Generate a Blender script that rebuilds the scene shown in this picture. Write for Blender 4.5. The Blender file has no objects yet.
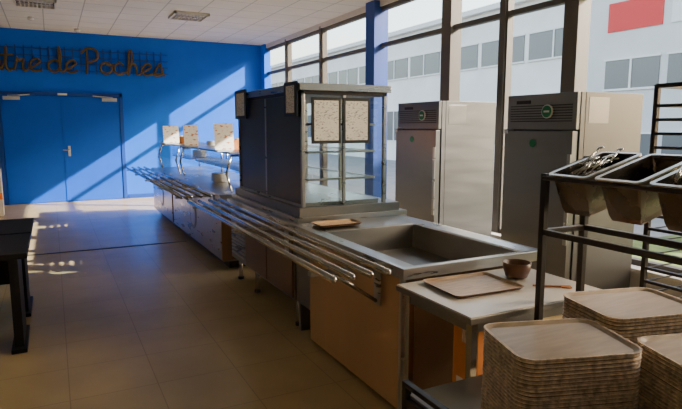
import bpy, bmesh, math, random
from mathutils import Vector, Matrix
random.seed(4)
S=bpy.context.scene
COL=S.collection

# ---------------------------------------------------------------- materials
def newmat(name):
    m=bpy.data.materials.new(name); m.use_nodes=True
    nt=m.node_tree; b=nt.nodes['Principled BSDF']
    return m,nt,b
def mat(name,col,rough=.5,metal=0.,var=.0,scale=8.,stretch=(1,1,1),bump=0.,spec=.5,rvar=0.):
    m,nt,b=newmat(name)
    b.inputs['Roughness'].default_value=rough; b.inputs['Metallic'].default_value=metal
    b.inputs['Specular IOR Level'].default_value=spec
    b.inputs['Base Color'].default_value=(*col,1)
    tc=nt.nodes.new('ShaderNodeTexCoord'); mp=nt.nodes.new('ShaderNodeMapping')
    mp.inputs['Scale'].default_value=stretch
    nt.links.new(tc.outputs['Object'],mp.inputs['Vector'])
    no=nt.nodes.new('ShaderNodeTexNoise'); no.inputs['Scale'].default_value=scale; no.inputs['Detail'].default_value=5
    nt.links.new(mp.outputs[0],no.inputs['Vector'])
    if var>0:
        r=nt.nodes.new('ShaderNodeMapRange'); r.inputs[1].default_value=.3; r.inputs[2].default_value=.7
        r.inputs[3].default_value=1-var; r.inputs[4].default_value=1+var
        nt.links.new(no.outputs['Fac'],r.inputs[0])
        mx=nt.nodes.new('ShaderNodeVectorMath'); mx.operation='SCALE'
        mx.inputs[0].default_value=col
        nt.links.new(r.outputs[0],mx.inputs['Scale']); nt.links.new(mx.outputs[0],b.inputs['Base Color'])
    if rvar>0:
        r=nt.nodes.new('ShaderNodeMapRange'); r.inputs[1].default_value=.3; r.inputs[2].default_value=.7
        r.inputs[3].default_value=max(.02,rough-rvar); r.inputs[4].default_value=rough+rvar
        nt.links.new(no.outputs['Fac'],r.inputs[0]); nt.links.new(r.outputs[0],b.inputs['Roughness'])
    if bump>0:
        bp=nt.nodes.new('ShaderNodeBump'); bp.inputs['Strength'].default_value=bump; bp.inputs['Distance'].default_value=.01
        nt.links.new(no.outputs['Fac'],bp.inputs['Height']); nt.links.new(bp.outputs[0],b.inputs['Normal'])
    return m
def tilemat(name,c1,c2,joint,size,rough,jw=.004,spec=.5,var=.12):
    m,nt,b=newmat(name)
    tc=nt.nodes.new('ShaderNodeTexCoord')
    br=nt.nodes.new('ShaderNodeTexBrick'); br.offset=0; br.squash=1
    br.inputs['Scale'].default_value=1; br.inputs['Brick Width'].default_value=size; br.inputs['Row Height'].default_value=size
    br.inputs['Mortar Size'].default_value=jw; br.inputs['Mortar Smooth'].default_value=.1
    br.inputs['Color1'].default_value=(*c1,1); br.inputs['Color2'].default_value=(*c2,1); br.inputs['Mortar'].default_value=(*joint,1)
    nt.links.new(tc.outputs['Object'],br.inputs['Vector'])
    no=nt.nodes.new('ShaderNodeTexNoise'); no.inputs['Scale'].default_value=2.2; no.inputs['Detail'].default_value=8
    nt.links.new(tc.outputs['Object'],no.inputs['Vector'])
    r=nt.nodes.new('ShaderNodeMapRange'); r.inputs[1].default_value=.3; r.inputs[2].default_value=.7
    r.inputs[3].default_value=1-var; r.inputs[4].default_value=1+var
    nt.links.new(no.outputs['Fac'],r.inputs[0])
    mx=nt.nodes.new('ShaderNodeVectorMath'); mx.operation='SCALE'
    nt.links.new(br.outputs['Color'],mx.inputs[0]); nt.links.new(r.outputs[0],mx.inputs['Scale'])
    nt.links.new(mx.outputs[0],b.inputs['Base Color'])
    b.inputs['Roughness'].default_value=rough; b.inputs['Specular IOR Level'].default_value=spec
    return m
def glassmat(name,tint=(1,1,1),hi=.75):
    m=bpy.data.materials.new(name); m.use_nodes=True; nt=m.node_tree; nt.nodes.clear()
    o=nt.nodes.new('ShaderNodeOutputMaterial'); t=nt.nodes.new('ShaderNodeBsdfTransparent'); g=nt.nodes.new('ShaderNodeBsdfGlossy')
    t.inputs[0].default_value=(*tint,1); g.inputs['Roughness'].default_value=.02
    lw=nt.nodes.new('ShaderNodeLayerWeight'); lw.inputs[0].default_value=.5
    pw=nt.nodes.new('ShaderNodeMath'); pw.operation='POWER'; pw.inputs[1].default_value=5
    r=nt.nodes.new('ShaderNodeMapRange'); r.inputs[3].default_value=.03; r.inputs[4].default_value=hi
    nt.links.new(lw.outputs['Facing'],pw.inputs[0]); nt.links.new(pw.outputs[0],r.inputs[0])
    mx=nt.nodes.new('ShaderNodeMixShader')
    nt.links.new(r.outputs[0],mx.inputs[0]); nt.links.new(t.outputs[0],mx.inputs[1]); nt.links.new(g.outputs[0],mx.inputs[2])
    nt.links.new(mx.outputs[0],o.inputs[0]); return m
def papermat(name,base,ink,rows=30.):
    m,nt,b=newmat(name)
    tc=nt.nodes.new('ShaderNodeTexCoord'); mp=nt.nodes.new('ShaderNodeMapping'); mp.inputs['Scale'].default_value=(rows*1.3,rows*1.3,rows*3)
    no=nt.nodes.new('ShaderNodeTexNoise'); no.inputs['Scale'].default_value=1; no.inputs['Detail'].default_value=2
    cr=nt.nodes.new('ShaderNodeValToRGB'); cr.color_ramp.elements[0].position=.36; cr.color_ramp.elements[1].position=.44
    cr.color_ramp.elements[0].color=(*ink,1); cr.color_ramp.elements[1].color=(*base,1)
    nt.links.new(tc.outputs['Object'],mp.inputs[0]); nt.links.new(mp.outputs[0],no.inputs['Vector'])
    nt.links.new(no.outputs['Fac'],cr.inputs[0]); nt.links.new(cr.outputs[0],b.inputs['Base Color']); b.inputs['Roughness'].default_value=.6
    return m

STEEL=mat('stainless_steel',(.50,.485,.46),.3,1,.04,3,(1,1,6),0,.5,.05)
STEELD=mat('stainless_steel_worn',(.28,.27,.255),.38,1,.08,3,(1,1,5),0,.5,.06)
PAN=mat('stained_steel_pan',(.20,.165,.135),.3,1,.15,7,(1,1,1),0,.5,.08)
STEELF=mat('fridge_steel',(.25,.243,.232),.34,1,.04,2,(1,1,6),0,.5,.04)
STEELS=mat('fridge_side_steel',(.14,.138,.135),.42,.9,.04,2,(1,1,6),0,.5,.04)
TUBE=mat('steel_tube',(.5,.48,.45),.24,1)
DARKM=mat('dark_metal',(.05,.043,.040),.4,.7)
BLACK=mat('black_laminate',(.006,.006,.007),.6,0,0,8,(1,1,1),0,.25)
BLUEW=mat('blue_paint',(.002,.13,.76),.6,0,.04,3,(1,1,1),0,.3)
BLUED=mat('blue_door_paint',(.0015,.09,.60),.55,0,.04,3,(1,1,1),0,.3)
BLUEF=mat('blue_frame_paint',(.002,.05,.33),.5)
BLUEN=mat('navy_column_paint',(.01,.05,.28),.5)
WHITEP=mat('white_paint',(.62,.59,.54),.6,0,.03,3)
GREYP=mat('grey_plastic',(.45,.48,.52),.4)
FLOORM=tilemat('lino_tiles',(.54,.415,.215),(.52,.40,.205),(.39,.29,.155),.5,.27,.003,.45,.08)
CEILM=tilemat('ceiling_tiles',(.72,.71,.69),(.68,.67,.65),(.40,.40,.40),.6,.8,.010,.3,.05)
FRAMEM=mat('window_frame_brown',(.10,.085,.07),.5)
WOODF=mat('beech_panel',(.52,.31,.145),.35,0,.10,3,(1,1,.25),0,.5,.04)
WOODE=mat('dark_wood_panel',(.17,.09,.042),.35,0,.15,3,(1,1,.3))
GLASS=glassmat('clear_glass',(.95,.97,.96),.6)
GLASSW=glassmat('window_glass',(.97,.98,.98),.25)
DARKG=mat('dark_glass',(.06,.058,.056),.3,.0,0,8,(1,1,1),0,.4)
LAMW=mat('white_laminate',(.66,.62,.56),.3,0,.03,3)
TRAYW=mat('wood_grain_tray',(.46,.31,.18),.4,0,.28,9,(1,9,1))
TRAYT=mat('beige_tray_top',(.40,.31,.21),.4,0,.14,7,(1,6,1))
TRAYE=mat('tray_edge_brown',(.12,.065,.035),.5)
TRAYL=mat('tray_edge_cream',(.56,.44,.31),.5,0,.45,55,(1,1,.5))
ROPE=mat('rope_gold',(.12,.075,.03),.8,0,.3,40,(1,1,1),.5)
PAPER=papermat('printed_paper',(.80,.79,.76),(.25,.25,.28),45)
PAPERC=papermat('printed_colour_paper',(.80,.78,.72),(.45,.16,.05),14)
FRK=mat('frame_black',(.02,.02,.022),.4)
GREEN=mat('green_badge',(.0,.18,.07),.4)
GREENB=mat('green_board',(.02,.30,.20),.5)
ORANGE=mat('orange_print',(.85,.20,.02),.5)
CARD=mat('cardboard',(.62,.22,.05),.75,0,.1,6)
BROWNC=mat('brown_stoneware',(.16,.07,.035),.3)
WHITEC=mat('white_china',(.75,.74,.72),.2)
GRASS=mat('grass',(.13,.17,.045),.9,0,.5,2.5,(1,1,1),.6)
PAVE=mat('grey_paving',(.24,.23,.22),.9,0,.15,1.5)
FACADE=mat('concrete_facade',(.80,.78,.75),.8,0,.08,.6)
FACADE2=mat('grey_facade',(.62,.61,.60),.8,0,.06,.6)
TRIMF=mat('facade_trim',(.75,.74,.72),.7)
RED=mat('red_facade_panel',(.60,.02,.02),.5)
WINOUT=mat('facade_window',(.13,.14,.15),.2)
LEAF=mat('hedge_leaf',(.05,.10,.02),.8,0,.5,9,(1,1,1),.8)
TAPE=mat('metal_strip',(.10,.085,.07),.4,.6)

# ---------------------------------------------------------------- builder
class B:
    def __init__(s,name): s.name=name; s.bm=bmesh.new(); s.mats=[]; s.M=Matrix.Identity(4)
    def mi(s,m):
        if m not in s.mats: s.mats.append(m)
        return s.mats.index(m)
    def _paint(s,vs,m,smooth=False):
        i=s.mi(m); done=set()
        for v in vs:
            for f in v.link_faces:
                if f not in done:
                    done.add(f); f.material_index=i; f.smooth=smooth
    def box(s,x0,x1,y0,y1,z0,z1,m,rot=None):
        T=Matrix.Translation(((x0+x1)/2,(y0+y1)/2,(z0+z1)/2))
        if rot is not None: T=T@rot
        T=T@Matrix.Diagonal((abs(x1-x0),abs(y1-y0),abs(z1-z0),1))
        r=bmesh.ops.create_cube(s.bm,size=1,matrix=s.M@T); s._paint(r['verts'],m); return s
    def cyl(s,p0,p1,r,m,seg=12,r2=None):
        p0=Vector(p0);p1=Vector(p1);d=p1-p0
        T=Matrix.Translation((p0+p1)/2)@d.to_track_quat('Z','Y').to_matrix().to_4x4()
        q=bmesh.ops.create_cone(s.bm,cap_ends=True,segments=seg,radius1=r,radius2=r if r2 is None else r2,depth=d.length,matrix=s.M@T)
        i=s.mi(m)
        for v in q['verts']:
            for f in v.link_faces:
                f.material_index=i
                if len(f.verts)==4: f.smooth=True
        return s
    def path(s,pts,r,m,seg=10):
        for a,b in zip(pts[:-1],pts[1:]): s.cyl(a,b,r,m,seg)
        for p in pts[1:-1]: s.sph(p,r,m)
        return s
    def sph(s,c,r,m,sc=(1,1,1)):
        T=Matrix.Translation(c)@Matrix.Diagonal((*sc,1))
        q=bmesh.ops.create_uvsphere(s.bm,u_segments=12,v_segments=8,radius=r,matrix=s.M@T); s._paint(q['verts'],m,True); return s
    def face(s,pts,m,smooth=False):
        vs=[s.bm.verts.new(s.M@Vector(p)) for p in pts]; f=s.bm.faces.new(vs); f.material_index=s.mi(m); f.smooth=smooth; return s
    def lathe(s,c,prof,m,seg=28):
        rings=[]
        for r,z in prof:
            rings.append([s.bm.verts.new(s.M@Vector((c[0]+r*math.cos(2*math.pi*k/seg),c[1]+r*math.sin(2*math.pi*k/seg),c[2]+z))) for k in range(seg)])
        i=s.mi(m)
        for a,b in zip(rings[:-1],rings[1:]):
            for k in range(seg):
                f=s.bm.faces.new((a[k],a[(k+1)%seg],b[(k+1)%seg],b[k])); f.material_index=i; f.smooth=True
        for q in (rings[0],rings[-1]):
            f=s.bm.faces.new(q); f.material_index=i
        return s
    def loops(s,loops,mats,cap0=None,cap1=None):
        R=[[s.bm.verts.new(s.M@Vector(p)) for p in L] for L in loops]
        n=len(R[0])
        for j,(a,b) in enumerate(zip(R[:-1],R[1:])):
            i=s.mi(mats[j])
            for k in range(n):
                f=s.bm.faces.new((a[k],a[(k+1)%n],b[(k+1)%n],b[k])); f.material_index=i
        if cap0: f=s.bm.faces.new(list(reversed(R[0]))); f.material_index=s.mi(cap0)
        if cap1: f=s.bm.faces.new(R[-1]); f.material_index=s.mi(cap1)
        return s
    def done(s,bevel=0.,parent=None,recalc=True):
        if recalc: bmesh.ops.recalc_face_normals(s.bm,faces=s.bm.faces[:])
        vs=[v.co for v in s.bm.verts]
        c=Vector(((min(v.x for v in vs)+max(v.x for v in vs))/2,(min(v.y for v in vs)+max(v.y for v in vs))/2,min(v.z for v in vs)))
        if s.name in('floor','ceiling'): c=Vector((0,0,0))
        bmesh.ops.translate(s.bm,verts=s.bm.verts[:],vec=-c)
        me=bpy.data.meshes.new(s.name); s.bm.to_mesh(me); s.bm.free()
        for m in s.mats: me.materials.append(m)
        o=bpy.data.objects.new(s.name,me); COL.objects.link(o); o.location=c
        if bevel>0:
            md=o.modifiers.new('bevel','BEVEL'); md.width=bevel; md.segments=2; md.limit_method='ANGLE'; md.angle_limit=math.radians(50)
        return o
def rrect(cx,cy,w,d,r,z,n=5,ang=0.,off=0.):
    w2=w/2+off; d2=d/2+off; r=max(.002,r+off); P=[]
    for (sx,sy,a0) in ((1,1,0),(-1,1,90),(-1,-1,180),(1,-1,270)):
        for k in range(n+1):
            a=math.radians(a0+90*k/n)
            P.append((sx*(w2-r)+r*math.cos(a), sy*(d2-r)+r*math.sin(a)))
    c,s_=math.cos(ang),math.sin(ang)
    return [(cx+x*c-y*s_, cy+x*s_+y*c, z) for x,y in P]

XL,XR,Y0,Y1,ZC=-4.0,4.72,-2.0,13.4,3.57
# ---------------------------------------------------------------- room shell
B('floor').box(XL-.2,XR+.2,Y0-.2,Y1+.2,-.1,0,FLOORM).done()
B('ceiling').box(XL-.2,XR+.2,Y0-.2,Y1+.2,ZC,ZC+.12,CEILM).done()
B('wall_far').box(XL-.2,XR+.2,Y1,Y1+.2,0,ZC,BLUEW).done()
B('wall_left').box(XL-.2,XL,Y0,Y1,0,ZC,WHITEP).done()
B('wall_back').box(XL-.2,XR+.2,Y0-.2,Y0,0,ZC,WHITEP).done()
w=B('wall_right')
w.box(XR,XR+.16,Y0,Y1,0,.32,WHITEP); w.box(XR,XR+.16,Y0,Y1,3.48,ZC,WHITEP); w.done()
B('baseboard_far').box(XL,-.98,Y1-.015,Y1,0,.09,BLUEF).box(1.47,XR,Y1-.015,Y1,0,.09,BLUEF).done()
# window frames
ys=[Y0,-.9,.2,1.2,2.2,4.12,5.12,6.14,8.0,10.1,11.9,Y1]
n=0
for a,b in zip(ys[:-1],ys[1:]):
    n+=1; o=B('window_%d'%n); t=.035
    a2=a+.03;b2=b-.03
    o.box(XR+.03,XR+.11,a2,a2+t,.32,3.48,FRAMEM); o.box(XR+.03,XR+.11,b2-t,b2,.32,3.48,FRAMEM)
    for z in (.32,2.86,3.42): o.box(XR+.032,XR+.108,a2,b2,z,z+.06,FRAMEM)
    o.face([(XR+.069,a2+t,.38),(XR+.069,b2-t,.38),(XR+.069,b2-t,3.42),(XR+.069,a2+t,3.42)],GLASSW)
    o.done()
n=0
for y in ys[1:-1]:
    n+=1; o=B('trim_%d'%n)
    if abs(y-8.0)<.01 : o.box(XR-.10,XR+.16,y-.14,y+.14,0,ZC,BLUEN)
    elif abs(y-4.12)<.01: o.box(XR-.02,XR+.16,y-.09,y+.09,.3,ZC-.05,FRAMEM)
    elif abs(y-6.14)<.01: o.box(XR-.02,XR+.16,y-.10,y+.10,.3,ZC-.05,FRAMEM)
    else: o.box(XR-.0,XR+.14,y-.045,y+.045,.3,ZC-.05,FRAMEM)
    o.done(.004)
B('trim_20').box(XR-.05,XR+.1,Y1-.25,Y1,0,ZC,BLUEW).done()
B('window_sill').box(XR-.12,XR+.0,Y0,Y1,.30,.335,WHITEP).done(.004)

# door on far wall
d=B('door_1'); X0,X1,zt=-.95,1.44,2.32
YD=Y1-.002
d.box(X0,X0+.07,YD-.05,YD+.0,0,zt,BLUEF); d.box(X1-.07,X1,YD-.05,YD,0,zt,BLUEF); d.box(X0,X1,YD-.05,YD,zt-.07,zt,BLUEF)
mid=.245
d.box(X0+.08,mid-.006,YD-.035,YD-.002,.01,zt-.08,BLUED); d.box(mid+.006,X1-.08,YD-.035,YD-.002,.01,zt-.08,BLUED)
d.box(mid-.03,mid+.03,YD-.045,YD-.03,.01,zt-.08,BLUED)
d.box(X0+.12,X0+.42,YD-.10,YD-.035,zt-.17,zt-.10,GREYP); d.box(X1-.42,X1-.12,YD-.10,YD-.035,zt-.17,zt-.10,GREYP)
d.cyl((X0+.2,YD-.08,zt-.09),(X0+.6,YD-.06,zt-.06),.012,GREYP); d.cyl((X1-.2,YD-.08,zt-.09),(X1-.6,YD-.06,zt-.06),.012,GREYP)
d.box(mid+.05,mid+.10,YD-.045,YD-.03,.98,1.2,GREYP); d.cyl((mid+.075,YD-.045,1.12),(mid+.075,YD-.09,1.12),.012,TUBE); d.cyl((mid+.075,YD-.09,1.12),(mid-.05,YD-.09,1.12),.011,TUBE)
d.box(mid-.08,mid+.10,YD-.052,YD-.05,zt-.06,zt-.015,WHITEC)
d.done(.003)
B('threshold_strip').box(-1.4,1.6,7.9,7.94,0,.006,TAPE).done()

# ---------------------------------------------------------------- rope lettering on trellis
G={ 'a':([(.42,.40),(.25,.5),(.06,.36),(.05,.14),(.2,.0),(.38,.1),(.44,.42),(.44,.1),(.55,.0)],[(.1,.62),(.25,.8),(.4,.62)]),
 't':([(.0,.05),(.12,.3),(.2,.95),(.16,.2),(.25,.0),(.4,.08)],[(.0,.6),(.4,.62)]),
 'r':([(.0,.0),(.08,.3),(.12,.52),(.16,.42),(.3,.46),(.26,.2),(.32,.0),(.42,.05)],),
 'e':([(.0,.1),(.2,.22),(.36,.4),(.25,.52),(.08,.36),(.06,.12),(.2,.0),(.42,.08)],),
 'd':([(.40,.40),(.24,.5),(.06,.34),(.06,.12),(.2,.0),(.36,.1),(.44,.6),(.40,1.05),(.40,.2),(.46,.02),(.58,.06)],),
 'P':([(.12,-.05),(.16,.5),(.14,1.0),(.0,.85),(.2,1.08),(.48,.98),(.5,.65),(.3,.5),(.14,.5)],),
 'o':([(.25,.5),(.08,.4),(.05,.14),(.22,.0),(.4,.12),(.4,.38),(.25,.5),(.3,.38),(.5,.42)],),
 'c':([(.36,.42),(.22,.5),(.06,.34),(.06,.12),(.2,.0),(.42,.08)],),
 'h':([(.0,.05),(.2,.6),(.2,1.05),(.1,.9),(.08,.0),(.14,.36),(.28,.5),(.36,.3),(.36,.05),(.5,.04)],),
 's':([(.0,.05),(.22,.52),(.3,.3),(.3,.08),(.12,.0),(.02,.1),(.4,.02)],)}
def catmull(P,n=6):
    P=[P[0]]+list(P)+[P[-1]]; out=[]
    for i in range(1,len(P)-2):
        p0,p1,p2,p3=[Vector(q) for q in P[i-1:i+3]]
        for k in range(n):
            t=k/n; out.append(.5*((2*p1)+(-p0+p2)*t+(2*p0-5*p1+4*p2-p3)*t*t+(-p0+3*p1-3*p2+p3)*t**3))
    out.append(Vector(P[-2])); return out
cu=bpy.data.curves.new('letters','CURVE'); cu.dimensions='3D'; cu.bevel_depth=.024; cu.bevel_resolution=2
x=-1.10; sc=.48
for ch in 'atre de Poches':
    if ch==' ': x+=.07; continue
    for st in G[ch]:
        pts=catmull(st); sp=cu.splines.new('POLY'); sp.points.add(len(pts)-1)
        for k,pv in enumerate(pts): sp.points[k].co=(x+pv[0]*.60,Y1-.075,2.74+pv[1]*sc,1)
    x+= .89*{'d':.37,'P':.37,'h':.34,'t':.26,'r':.29}.get(ch,.305)
cu.materials.append(ROPE)
lt=bpy.data.objects.new('wall_lettering',cu); COL.objects.link(lt)
t=B('trellis'); 
for z in (2.78,2.92,3.06,3.20): t.box(-1.9,x+.05,Y1-.035,Y1-.02,z-.009,z+.009,BLUEF)
k=-1.9
while k<x+.05: t.box(k-.009,k+.009,Y1-.02,Y1-.004,2.72,3.26,BLUEF); k+=.15
to=t.done(); to.parent=lt

# ---------------------------------------------------------------- ceiling fixtures
def louvre(x,y,w,dd):
    o=B('ceiling_light'); z=ZC
    o.box(x,x+w,y,y+.03,z-.05,z,WHITEP);o.box(x,x+w,y+dd-.03,y+dd,z-.05,z,WHITEP);o.box(x,x+.03,y,y+dd,z-.05,z,WHITEP);o.box(x+w-.03,x+w,y,y+dd,z-.05,z,WHITEP)
    o.box(x+.03,x+w-.03,y+.03,y+dd-.03,z-.008,z-.002,DARKM)
    q=x+.08
    while q<x+w-.04: o.box(q,q+.012,y+.03,y+dd-.03,z-.045,z-.01,WHITEP); q+=.06
    for f in (.33,.66): o.cyl((x+.05,y+dd*f,z-.03),(x+w-.05,y+dd*f,z-.03),.013,WHITEC)
    o.done()
louvre(2.0,10.1,.6,.6); louvre(-.4,10.1,.6,.6); louvre(2.0,5.9,.6,.6); louvre(-.4,5.9,.6,.6); louvre(2.0,1.7,.6,.6)
o=B('smoke_detector'); o.lathe((-.2,11.9,ZC-.06),[(.03,0),(.055,.012),(.06,.03),(.05,.06)],WHITEC); o.done()
o=B('smoke_detector'); o.lathe((.6,12.9,ZC-.06),[(.03,0),(.055,.012),(.06,.03),(.05,.06)],WHITEC); o.done()

# ---------------------------------------------------------------- serving line
# near unit with open well
c=B('bain_marie_counter')
x0,x1,y0,y1=1.63,2.56,2.46,3.68
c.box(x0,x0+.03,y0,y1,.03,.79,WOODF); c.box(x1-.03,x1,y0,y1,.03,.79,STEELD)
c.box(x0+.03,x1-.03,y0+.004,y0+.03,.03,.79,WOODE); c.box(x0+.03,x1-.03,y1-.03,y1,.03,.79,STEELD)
c.box(x0+.05,x1-.05,y0+.05,y1-.05,.0,.05,DARKM)
c.box(x0-.004,x0+.02,y0-.004,y0+.02,.03,.79,STEEL)
tx0,tx1,ty0,ty1,zt=1.60,2.62,2.40,3.93,.86
wx0,wx1,wy0,wy1=1.74,2.50,2.50,3.62
# top rim as loops
L=[ [(tx0,ty0,zt-.06),(tx1,ty0,zt-.06),(tx1,ty1,zt-.06),(tx0,ty1,zt-.06)],
    [(tx0,ty0,zt),(tx1,ty0,zt),(tx1,ty1,zt),(tx0,ty1,zt)],
    [(tx0+.025,ty0+.025,zt),(tx1-.025,ty0+.025,zt),(tx1-.025,ty1-.02,zt),(tx0+.025,ty1-.02,zt)],
    [(wx0-.02,wy0-.02,zt-.012),(wx1+.02,wy0-.02,zt-.012),(wx1+.02,wy1+.02,zt-.012),(wx0-.02,wy1+.02,zt-.012)],
    [(wx0,wy0,zt-.02),(wx1,wy0,zt-.02),(wx1,wy1,zt-.02),(wx0,wy1,zt-.02)],
    [(wx0+.02,wy0+.02,zt-.20),(wx1-.02,wy0+.02,zt-.20),(wx1-.02,wy1-.02,zt-.20),(wx0+.02,wy1-.02,zt-.20)] ]
c.loops(L,[STEEL]*4+[STEELD],None,STEELD)
c.face([(tx0,ty0,zt-.06),(tx0,ty1,zt-.06),(x0,ty1,zt-.06),(x0,ty0,zt-.06)],STEEL)
c.cyl((2.1,3.3,zt-.2),(2.1,3.3,zt-.19),.03,DARKM)
c.done(.003,recalc=False)

def tray(name,cx,cy,z,w,d,ang,mt=TRAYW,h=.018):
    o=B(name)
    o.loops([rrect(cx,cy,w,d,.035,z,ang=ang,off=-.02),rrect(cx,cy,w,d,.035,z+h,ang=ang),rrect(cx,cy,w,d,.035,z+h,ang=ang,off=-.006),rrect(cx,cy,w,d,.035,z+h-.012,ang=ang,off=-.02)],[TRAYE,mt,mt],TRAYE,mt)
    return o.done()
tray('serving_tray',1.90,3.77,.862,.36,.2,0)

# middle unit with refrigerated display case
c=B('display_counter')
a,b=3.98,5.72
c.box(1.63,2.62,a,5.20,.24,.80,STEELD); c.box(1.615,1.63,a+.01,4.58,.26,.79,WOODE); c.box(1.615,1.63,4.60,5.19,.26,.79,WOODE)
c.box(1.63,2.62,5.20,b,.24,.80,STEELD)
for k in range(13): c.box(1.612,1.632,5.24,5.66,.30+k*.037,.315+k*.037,STEEL)
c.box(1.60,2.66,3.95,b+.02,.80,.86,STEEL)
for px in (1.70,2.54):
    for py in (a+.08,5.1,b-.08):
        c.cyl((px,py,.03),(px,py,.24),.022,TUBE); c.cyl((px,py,0),(px,py,.03),.032,DARKM)
c.box(1.9,2.5,a+.2,b-.2,.12,.24,DARKM)
c.done(.004)
# near panel gap filler part between counters (service panel)
o=B('side_panel'); o.box(1.64,1.66,3.69,3.97,.24,.79,STEELD); o.box(1.66,2.58,3.93,3.97,0,.79,STEELD); o.done(.002)

cs=B('refrigerated_display_case')
x0,x1,y0,y1=1.72,2.49,4.02,5.68; z0,z1=.97,1.88
cs.box(1.65,2.66,3.95,5.74,.862,.90,STEEL); cs.box(1.68,2.60,3.98,5.71,.90,.97,STEELD)
cs.box(x0-.02,x1+.03,y0-.02,y1+.03,z1,z1+.055,STEEL)
cs.box(x0,x1,y0,y1,z1-.03,z1,DARKM)
for px in (x0,x1-.03):
    for py in (y0,y1-.03): cs.box(px,px+.03,py,py+.03,z0,z1,STEEL)
ymid=(y0+y1)/2
cs.box(x0,x0+.025,ymid-.015,ymid+.015,z0,z1-.03,STEEL)
cs.box(x0+.004,x0+.02,y0+.03,ymid-.015,z0+.02,z1-.03,DARKG); cs.box(x0+.012,x0+.028,ymid+.015,y1-.03,z0+.02,z1-.03,DARKG)
cs.box(x0,x0+.03,y0+.03,y1-.03,z0,z0+.02,STEEL)
cs.box(x0+.03,x1-.03,y0+.008,y0+.014,z0,z1-.03,GLASS); cs.box(x0+.03,x1-.03,y1-.014,y1-.008,z0,z1-.03,GLASS)
cs.box(x0+.36,x0+.385,y0,y0+.025,z0,z1-.03,STEEL)
cs.box(x1-.014,x1-.008,y0+.03,y1-.03,z0,z1-.03,GLASS)
cs.box(x1-.025,x1,ymid-.015,ymid+.015,z0,z1-.03,STEEL)
for z in (1.18,1.40,1.62):
    cs.box(x0+.07,x1-.08,y0+.05,y1-.05,z,z+.008,GLASS)
    cs.box(x0+.07,x0+.085,y0+.05,y1-.05,z-.01,z+.01,STEEL); cs.box(x1-.095,x1-.08,y0+.05,y1-.05,z-.01,z+.01,STEEL)
    cs.box(x0+.07,x1-.08,y0+.05,y0+.062,z-.008,z+.01,STEEL)
cs.box(x0+.05,x1-.05,y0+.04,y1-.04,z0,z0+.03,STEEL)
cs.done(.003)
def frame_y(x0,x1,y,z0,z1,pm=PAPER):   # facing -Y
    o=B('framed_notice'); o.box(x0,x1,y-.012,y,z0,z1,FRK); o.box(x0+.022,x1-.022,y-.014,y-.011,z0+.025,z1-.025,pm); o.done()
def frame_x(y0,y1,x,z0,z1,pm=PAPER):
    o=B('framed_notice'); o.box(x-.012,x,y0,y1,z0,z1,FRK); o.box(x-.014,x-.011,y0+.05,y1-.05,z0+.03,z1-.03,pm); o.done()
frame_y(1.80,2.055,4.018,1.47,1.83); frame_y(2.075,2.32,4.018,1.47,1.83)
frame_x(4.03,4.30,1.698,1.68,1.95); frame_x(5.30,5.66,1.698,1.68,1.96)

# far units with sneeze guards
def farunit(y0,y1):
    c=B('serving_counter')
    c.box(1.63,2.60,y0,y1,.10,.80,STEELD); c.box(1.612,1.63,y0+.02,y1-.02,.12,.78,STEEL)
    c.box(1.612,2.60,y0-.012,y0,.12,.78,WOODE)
    c.box(1.60,2.64,y0-.02,y1+.02,.80,.86,STEEL)
    c.box(1.72,2.5,y0+.1,y1-.1,0,.10,DARKM)
    ym=(y0+y1)/2
    c.cyl((1.606,ym,.45),(1.613,ym,.45),.19,STEELD,28); c.cyl((1.602,ym,.45),(1.607,ym,.45),.14,STEEL,28)
    c.done(.003)
    g=B('sneeze_guard')
    for y in (y0+.12,y1-.12):
        g.path([(1.78,y,.866),(1.72,y,1.08),(1.78,y,1.28),(2.45,y,1.30),(2.45,y,.866)],.014,TUBE)
    g.box(1.76,2.47,y0+.08,y1-.08,1.30,1.32,STEEL)
    g.box(1.95,2.44,y0+.12,y1-.12,1.08,1.095,STEEL)
    g.face([(1.715,y0+.12,1.08),(1.715,y1-.12,1.08),(1.775,y1-.12,1.28),(1.775,y0+.12,1.28)],GLASS)
    g.box(1.95,1.96,y0+.12,y1-.12,1.10,1.28,GLASS)
    g.done()
farunit(6.05,8.85); farunit(8.93,10.75)
def dishes(x,y,z,n,r):
    o=B('plate_stack')
    for k in range(n): o.lathe((x,y,z+k*.014),[(r*.6,0),(r,.016),(r*1.0,.02),(r*.62,.006)],WHITEC,20)
    o.done()
dishes(2.2,6.5,1.097,7,.12); dishes(2.2,6.85,1.097,5,.12); dishes(2.0,7.5,.862,8,.12); dishes(2.2,9.5,1.097,8,.12); dishes(2.1,8.2,1.322,5,.10)
def basket(x,y,z):
    o=B('bread_basket'); w,d=.34,.24
    o.loops([rrect(x,y,w,d,.05,z,off=-.03),rrect(x,y,w,d,.05,z+.11),rrect(x,y,w,d,.05,z+.11,off=-.012),rrect(x,y,w,d,.05,z+.02,off=-.04)],[CARD,CARD,CARD],CARD,CARD)
    for k in range(5): o.sph((x-.1+.05*k,y+(-.04 if k%2 else .04),z+.10),.045,TRAYW,(1,1.3,.8))
    o.done()
basket(2.15,6.4,1.322); basket(2.1,7.2,1.322); basket(2.1,9.9,1.322)
def sign(x0,x1,y,z0,z1,pm):
    o=B('menu_sign'); o.box(x0,x1,y,y+.006,z0+.02,z1,pm,Matrix.Rotation(math.radians(-8),4,'X')); o.box(x0+.02,x1-.02,y-.04,y+.06,z0,z0+.022,GREYP); o.done()
sign(1.63,1.85,6.3,1.322,1.64,PAPERC); sign(1.64,1.84,8.0,1.322,1.63,PAPERC); sign(1.62,1.87,9.5,1.322,1.62,PAPERC)

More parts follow.
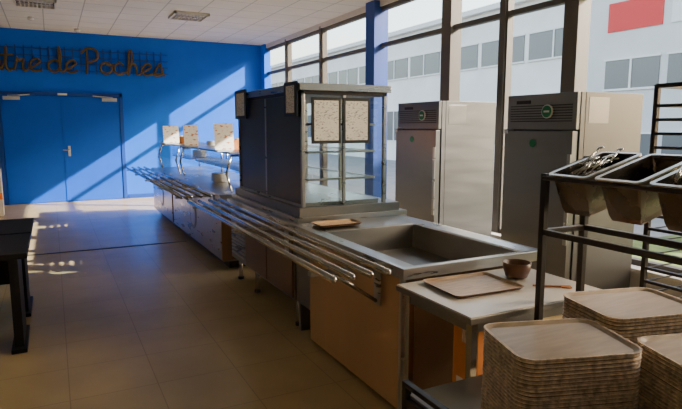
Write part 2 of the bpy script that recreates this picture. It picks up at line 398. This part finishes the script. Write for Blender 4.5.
def rail(y0,y1):
    o=B('tray_rail')
    for k in range(4):
        xx=1.19+k*.105
        zz=.855
        o.cyl((xx,y0,zz),(xx,y1,zz),.017,TUBE,12)
        for y in (y0,y1): o.sph((xx,y,zz),.018,TUBE)
    n=max(2,int(round((y1-y0)/1.0))); 
    for k in range(n):
        y=y0+.25+(y1-y0-.5)*k/(n-1)
        o.box(1.17,1.598,y-.02,y+.02,.815,.838,STEEL)
        o.cyl((1.30,y,.818),(1.585,y,.62),.011,TUBE,8)
        o.box(1.586,1.598,y-.03,y+.03,.60,.84,STEEL)
    o.done()
rail(2.40,5.68); rail(6.05,11.0)

# ---------------------------------------------------------------- fridges
def fridge(y0,y1,hinge=1):
    o=B('upright_fridge'); x0,x1=3.72,4.55; zb,zt=.13,1.88
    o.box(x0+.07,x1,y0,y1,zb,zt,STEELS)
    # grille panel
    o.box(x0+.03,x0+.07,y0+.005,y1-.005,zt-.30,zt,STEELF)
    for k in range(7): o.box(x0+.022,x0+.032,y0+.05,y1-.05,zt-.235+k*.022,zt-.227+k*.022,DARKM)
    o.cyl((x0+.012,y0+.30,zt-.15),(x0+.03,y0+.30,zt-.15),.058,WHITEC,24); o.cyl((x0+.008,y0+.30,zt-.15),(x0+.014,y0+.30,zt-.15),.050,GREEN,24); o.box(x0+.006,x0+.009,y0+.27,y0+.33,zt-.158,zt-.142,WHITEC)
    o.box(x0+.02,x0+.03,y0+.5,y0+.66,zt-.08,zt-.05,DARKM)
    # door
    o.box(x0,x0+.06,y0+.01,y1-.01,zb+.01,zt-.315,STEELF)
    o.box(x0+.06,x0+.07,y0+.025,y1-.025,zb+.02,zt-.33,DARKM)
    o.box(x0-.012,x0,y0+.01,y0+.045,zb+.5,zt-.5,STEEL)
    o.cyl((x0-.004,y1-.35,zt-.42),(x0,y1-.35,zt-.42),.035,GREEN,20)
    for z in (zb+.03,zt-.34): o.box(x0-.006,x0+.07,y1-.05,y1+.0,z,z+.04,STEEL)
    # side seams
    o.box(x0+.12,x0+.125,y0-.002,y0,zb,zt,DARKM); o.box(x0+.16,x0+.40,y0-.002,y0,zt-.25,zt-.04,STEELF)
    for px in (x0+.12,x1-.08):
        for py in (y0+.08,y1-.08): o.cyl((px,py,.02),(px,py,zb),.02,TUBE); o.cyl((px,py,0),(px,py,.025),.03,DARKM)
    o.done(.006)
fridge(3.17,3.95); fridge(4.98,5.80)

# ---------------------------------------------------------------- white table & things
t=B('prep_table'); zt=.79
t.box(1.55,2.42,1.80,2.385,zt-.035,zt,LAMW); t.box(1.546,2.424,1.796,2.389,zt-.033,zt-.006,STEELD)
for px in (1.60,2.37):
    for py in (1.85,2.335): t.box(px-.018,px+.018,py-.018,py+.018,0,zt-.035,TUBE)
t.box(1.60,2.37,1.84,1.86,zt-.09,zt-.035,STEELD); t.box(1.60,2.37,2.32,2.34,zt-.09,zt-.035,STEELD); t.box(1.59,1.61,1.85,2.33,zt-.09,zt-.035,STEELD); t.box(2.36,2.38,1.85,2.33,zt-.09,zt-.035,STEELD)
t.box(1.60,2.37,1.85,2.33,.16,.18,STEELD)
t.done(.002)
tray('serving_tray',1.87,2.17,zt+.001,.42,.33,math.radians(-3))
o=B('stoneware_bowl'); o.lathe((2.20,2.20,zt+.001),[(.045,0),(.058,.008),(.072,.05),(.076,.085),(.070,.085),(.064,.05),(.045,.014),(.01,.01)],BROWNC); o.done()
o=B('wooden_spatula'); o.M=Matrix.Translation((2.22,1.98,zt+.002))@Matrix.Rotation(math.radians(-35),4,'Z')
o.box(-.09,.05,-.006,.006,0,.008,CARD); o.box(.05,.10,-.02,.02,0,.006,CARD); o.done(.002)
o=B('cardboard_box'); bx0,bx1,by0,by1=1.66,2.04,1.875,2.05
o.box(bx0,bx1,by0,by1,.181,.69,CARD)
o.box(bx0+.03,bx1-.04,by0-.002,by0,.30,.38,WHITEC); o.box(bx0+.05,bx0+.13,by0-.002,by0,.48,.6,ORANGE); o.box(bx0-.002,bx0,by0+.03,by1-.03,.3,.42,WHITEC)
o.box(bx0-.001,bx1+.001,(by0+by1)/2-.025,(by0+by1)/2+.025,.6,.692,TRAYL)
o.done(.003)
o=B('cardboard_box'); o.box(2.08,2.34,1.9,2.28,.181,.55,WHITEP); o.box(2.08,2.34,2.07,2.11,.45,.552,TRAYL); o.done(.003)

# ---------------------------------------------------------------- cutlery/tray trolley
tr=B('tray_and_cutlery_trolley')
ya,yb=.45,1.755
for px,top in ((1.90,1.40),(2.16,1.47)):
    for y in (ya,yb): tr.box(px-.014,px+.014,y-.014,y+.014,.10,top,DARKM)
for y in (ya,yb):
    tr.box(1.18,1.208,y-.014,y+.014,.10,.60,DARKM)
    tr.box(1.18,2.34,y-.014,y+.014,.50,.535,DARKM); tr.box(1.18,2.34,y-.014,y+.014,.18,.21,DARKM)
    tr.box(2.32,2.348,y-.014,y+.014,.10,.60,DARKM)
    tr.box(1.90,2.16,y-.012,y+.012,1.13,1.155,DARKM)
    tr.cyl((1.885,y,1.382),(2.215,y,1.472),.012,DARKM,8)
for px in (1.194,2.334):
    tr.box(px-.014,px+.014,ya,yb,.50,.535,DARKM); tr.box(px-.014,px+.014,ya,yb,.58,.60,DARKM)
tr.box(1.20,2.33,ya,yb,.535,.548,STEELD)
for px,z in ((1.90,1.13),(2.16,1.13)): tr.box(px-.012,px+.012,ya,yb,z,z+.025,DARKM)
tr.cyl((1.885,ya,1.382),(1.885,yb,1.382),.010,DARKM,8); tr.cyl((2.222,ya,1.470),(2.222,yb,1.470),.010,DARKM,8)
for px in (1.20,2.33):
    for y in (ya,yb):
        tr.cyl((px,y-.012,.05),(px,y+.012,.05),.05,BLACK,16); tr.box(px-.02,px+.02,y-.022,y+.022,.06,.11,STEEL)
tr.done(.002)
# containers hang by their rims between the two long bars
def bin_(yc,cut=False):
    o=B('cutlery_container')
    o.M=Matrix.Translation((2.053,yc,1.442))@Matrix.Rotation(math.radians(-14.6),4,'Y')
    w,d=.365,.205
    o.loops([rrect(0,0,w,d,.03,-.18,off=-.040),rrect(0,0,w,d,.03,-.155,off=-.033),rrect(0,0,w,d,.03,-.004,off=-.016),rrect(0,0,w,d,.03,-.004,off=.0),rrect(0,0,w,d,.03,.003,off=.0),rrect(0,0,w,d,.03,.003,off=-.018),rrect(0,0,w,d,.03,-.15,off=-.038)],
        [PAN]*3+[STEEL]*2+[PAN],PAN,PAN)
    if cut:
        for k in range(34):
            x=random.uniform(-.11,.09);y=random.uniform(-.05,.05);z=random.uniform(-.10,.015)
            an=random.uniform(-.5,.5); dx=math.cos(an)*.08; dy=math.sin(an)*.05; dz=random.uniform(-.02,.035)
            p0=Vector((x-dx,y-dy,z)); p1=Vector((x+dx,y+dy,z+dz))
            p0.x=max(-.13,p0.x); p1.x=min(.14,p1.x); o.cyl(p0,p1,.005,TUBE,6); o.sph(p1,.013,TUBE,(1.5,1,.4))
    return o.done(recalc=False)
bin_(1.63,True)
for y in (1.40,1.17,.94,.71): bin_(y,y<1.2)

def traystack(cx,cy,z0,z1,ang,w=.44,d=.34):
    o=B('tray_stack'); z=z0; loops=[];ms=[]; pitch=.0135
    k=0
    while z<z1-pitch:
        jx=random.uniform(-.002,.002);jy=random.uniform(-.002,.002)
        for dz,off,m in ((0,-.010,TRAYE),(.004,0,TRAYL),(.009,.001,TRAYL),(.0125,-.007,TRAYE)):
            loops.append(rrect(cx+jx,cy+jy,w,d,.06,z+dz,ang=ang,off=off,n=6)); ms.append(m)
        z+=pitch;k+=1
    loops.append(rrect(cx,cy,w,d,.06,z,ang=ang,off=0,n=6)); ms.append(TRAYL)
    loops.append(rrect(cx,cy,w,d,.06,z+.006,ang=ang,off=.002,n=6)); ms.append(TRAYL)
    loops.append(rrect(cx,cy,w,d,.06,z+.006,ang=ang,off=-.006,n=6)); ms.append(TRAYT)
    loops.append(rrect(cx,cy,w,d,.06,z-.004,ang=ang,off=-.022,n=6)); ms.append(TRAYT)
    o.loops(loops,ms,TRAYE,TRAYT); return o.done(recalc=False)
r=math.radians
traystack(1.52,1.31,.549,.88,r(-18)); traystack(2.03,1.40,.549,.90,r(-14)); traystack(1.93,.99,.549,.86,r(-18)); traystack(1.46,.80,.549,.70,r(-5))

# tall rack on the right
k=B('tray_rack_trolley'); rx0,rx1,ry0,ry1=3.36,3.92,1.55,2.25
for px in (rx0,rx1):
    for py in (ry0,ry1): k.box(px-.014,px+.014,py-.014,py+.014,.12,1.86,DARKM); k.cyl((px,py-.012,.06),(px,py+.012,.06),.06,BLACK,16); k.box(px-.02,px+.02,py-.02,py+.02,.07,.13,STEEL)
for z in (.15,1.84):
    for py in (ry0,ry1): k.box(rx0,rx1,py-.012,py+.012,z,z+.025,DARKM)
    for px in (rx0,rx1): k.box(px-.012,px+.012,ry0,ry1,z,z+.025,DARKM)
for j in range(18):
    z=.26+j*.086
    for px,sx in ((rx0,1),(rx1,-1)):
        k.box(px-.012,px+.012,ry0,ry1,z,z+.018,DARKM); k.box(min(px,px+sx*.05),max(px,px+sx*.05),ry0,ry1,z,z+.004,DARKM)
    k.box(rx0,rx1,ry1-.004,ry1+.004,z,z+.008,DARKM)
k.done()

# ---------------------------------------------------------------- black tables (left)
def btable(x0,x1,y0,y1):
    t=B('dining_table'); zt=.75
    t.box(x0,x1,y0,y1,zt-.04,zt,BLACK)
    for px in (x0+.10,x1-.10):
        t.box(px-.05,px+.05,(y0+y1)/2-.28,(y0+y1)/2+.28,0,.03,BLACK)
        t.box(px-.03,px+.03,(y0+y1)/2-.22,(y0+y1)/2+.22,.03,zt-.04,BLACK)
    t.box(x0+.1,x1-.1,(y0+y1)/2-.02,(y0+y1)/2+.02,.45,zt-.04,BLACK)
    t.done(.004)
btable(-1.35,-.20,4.30,5.12); btable(-1.35,-.20,5.16,5.98)

# menu board cabinet far left
o=B('menu_board_stand'); o.box(-1.9,-.86,11.75,11.95,0,.85,WHITEP); o.box(-1.9,-.858,11.745,11.76,.30,.42,ORANGE); o.box(-1.9,-.88,11.82,11.88,.85,1.95,GREENB); o.box(-1.92,-.86,11.80,11.90,1.95,1.99,FRK); o.box(-.88,-.86,11.80,11.90,.85,1.95,FRK)
o.done(.004)

# ---------------------------------------------------------------- outside
B('lawn').box(XR+.17,60,-70,5.5,-.25,-.14,GRASS).done()
B('courtyard_paving').box(XR+.17,60,5.5,70,-.25,-.14,PAVE).done()
def fac(name,x,y0,y1,h,rows,body,pitch=2.2,red=None,depth=8):
    o=B(name); o.box(x,x+depth,y0,y1,-.139,h,body)
    for z0,z1,kind in rows:
        y=y0+.3; i=0
        while y+pitch-.25<y1:
            m=WINOUT
            if kind=='red': m=RED if i%2==1 else TRIMF
            o.box(x-.03,x+.01,y,y+pitch-.25,z0,z1,m)
            if kind!='red':
                o.box(x-.06,x,y+pitch/2-.15,y+pitch/2-.09,z0,z1,TRIMF); o.box(x-.06,x,y-.04,y+pitch-.21,z0-.06,z0,TRIMF); o.box(x-.06,x,y-.04,y+pitch-.21,z1,z1+.05,TRIMF)
            y+=pitch; i+=1
    o.box(x-.25,x+depth,y0,y1,h,h+.2,TRIMF)
    o.done()
fac('sun_blocking_building',16,13.2,60,6.2,[(4.05,5.0,'w'),(.9,2.4,'w')],FACADE,2.6)
fac('sun_blocking_building',15.4,0,13.0,7.5,[(4.45,5.3,'red'),(2.75,3.6,'w'),(.2,1.4,'w')],FACADE2,2.0)
fac('sun_blocking_building',16,-60,-8.0,20,[(3,4.5,'w'),(6.5,8,'w')],FACADE,2.6,depth=8)  # unseen tall block, added to keep the sun off the near floor
for i in range(3):
    o=B('hedge_bush'); cx=8.5+random.uniform(-1,1); cy=1+i*1.6
    for k in range(9): o.sph((cx+random.uniform(-.5,.5),cy+random.uniform(-.6,.6),.38+random.uniform(-.1,.3)),random.uniform(.25,.40),LEAF)
    o.done()

# ---------------------------------------------------------------- light
W=bpy.data.worlds.new('World'); S.world=W; W.use_nodes=True; nt=W.node_tree
bg=nt.nodes['Background']
sky=nt.nodes.new('ShaderNodeTexSky'); sky.sky_type='NISHITA'; sky.sun_disc=False; sky.sun_elevation=math.radians(28); sky.sun_rotation=math.radians(120); sky.air_density=1.0; sky.dust_density=4
tn=nt.nodes.new('ShaderNodeVectorMath'); tn.operation='MULTIPLY'; tn.inputs[1].default_value=(1.0,.90,.76)
nt.links.new(sky.outputs[0],tn.inputs[0]); nt.links.new(tn.outputs[0],bg.inputs[0]); bg.inputs[1].default_value=1.55
sd=bpy.data.lights.new('sun','SUN'); sd.energy=21.0; sd.angle=math.radians(.6); sd.color=(1,.94,.84)
so=bpy.data.objects.new('sun',sd); COL.objects.link(so); so.location=(20,-10,20)
so.rotation_euler=Vector((-1,.6,-.64)).to_track_quat('-Z','Y').to_euler()

# ---------------------------------------------------------------- camera
cd=bpy.data.cameras.new('camera'); cd.sensor_width=36; cd.lens=36*560/682; cd.clip_start=.05; cd.clip_end=300
co=bpy.data.objects.new('camera',cd); COL.objects.link(co); co.location=(0,0,1.6)
p=math.atan(77.5/560); th=math.atan(290*math.cos(p)/560)
co.rotation_euler=(math.pi/2-p,0,-th); S.camera=co
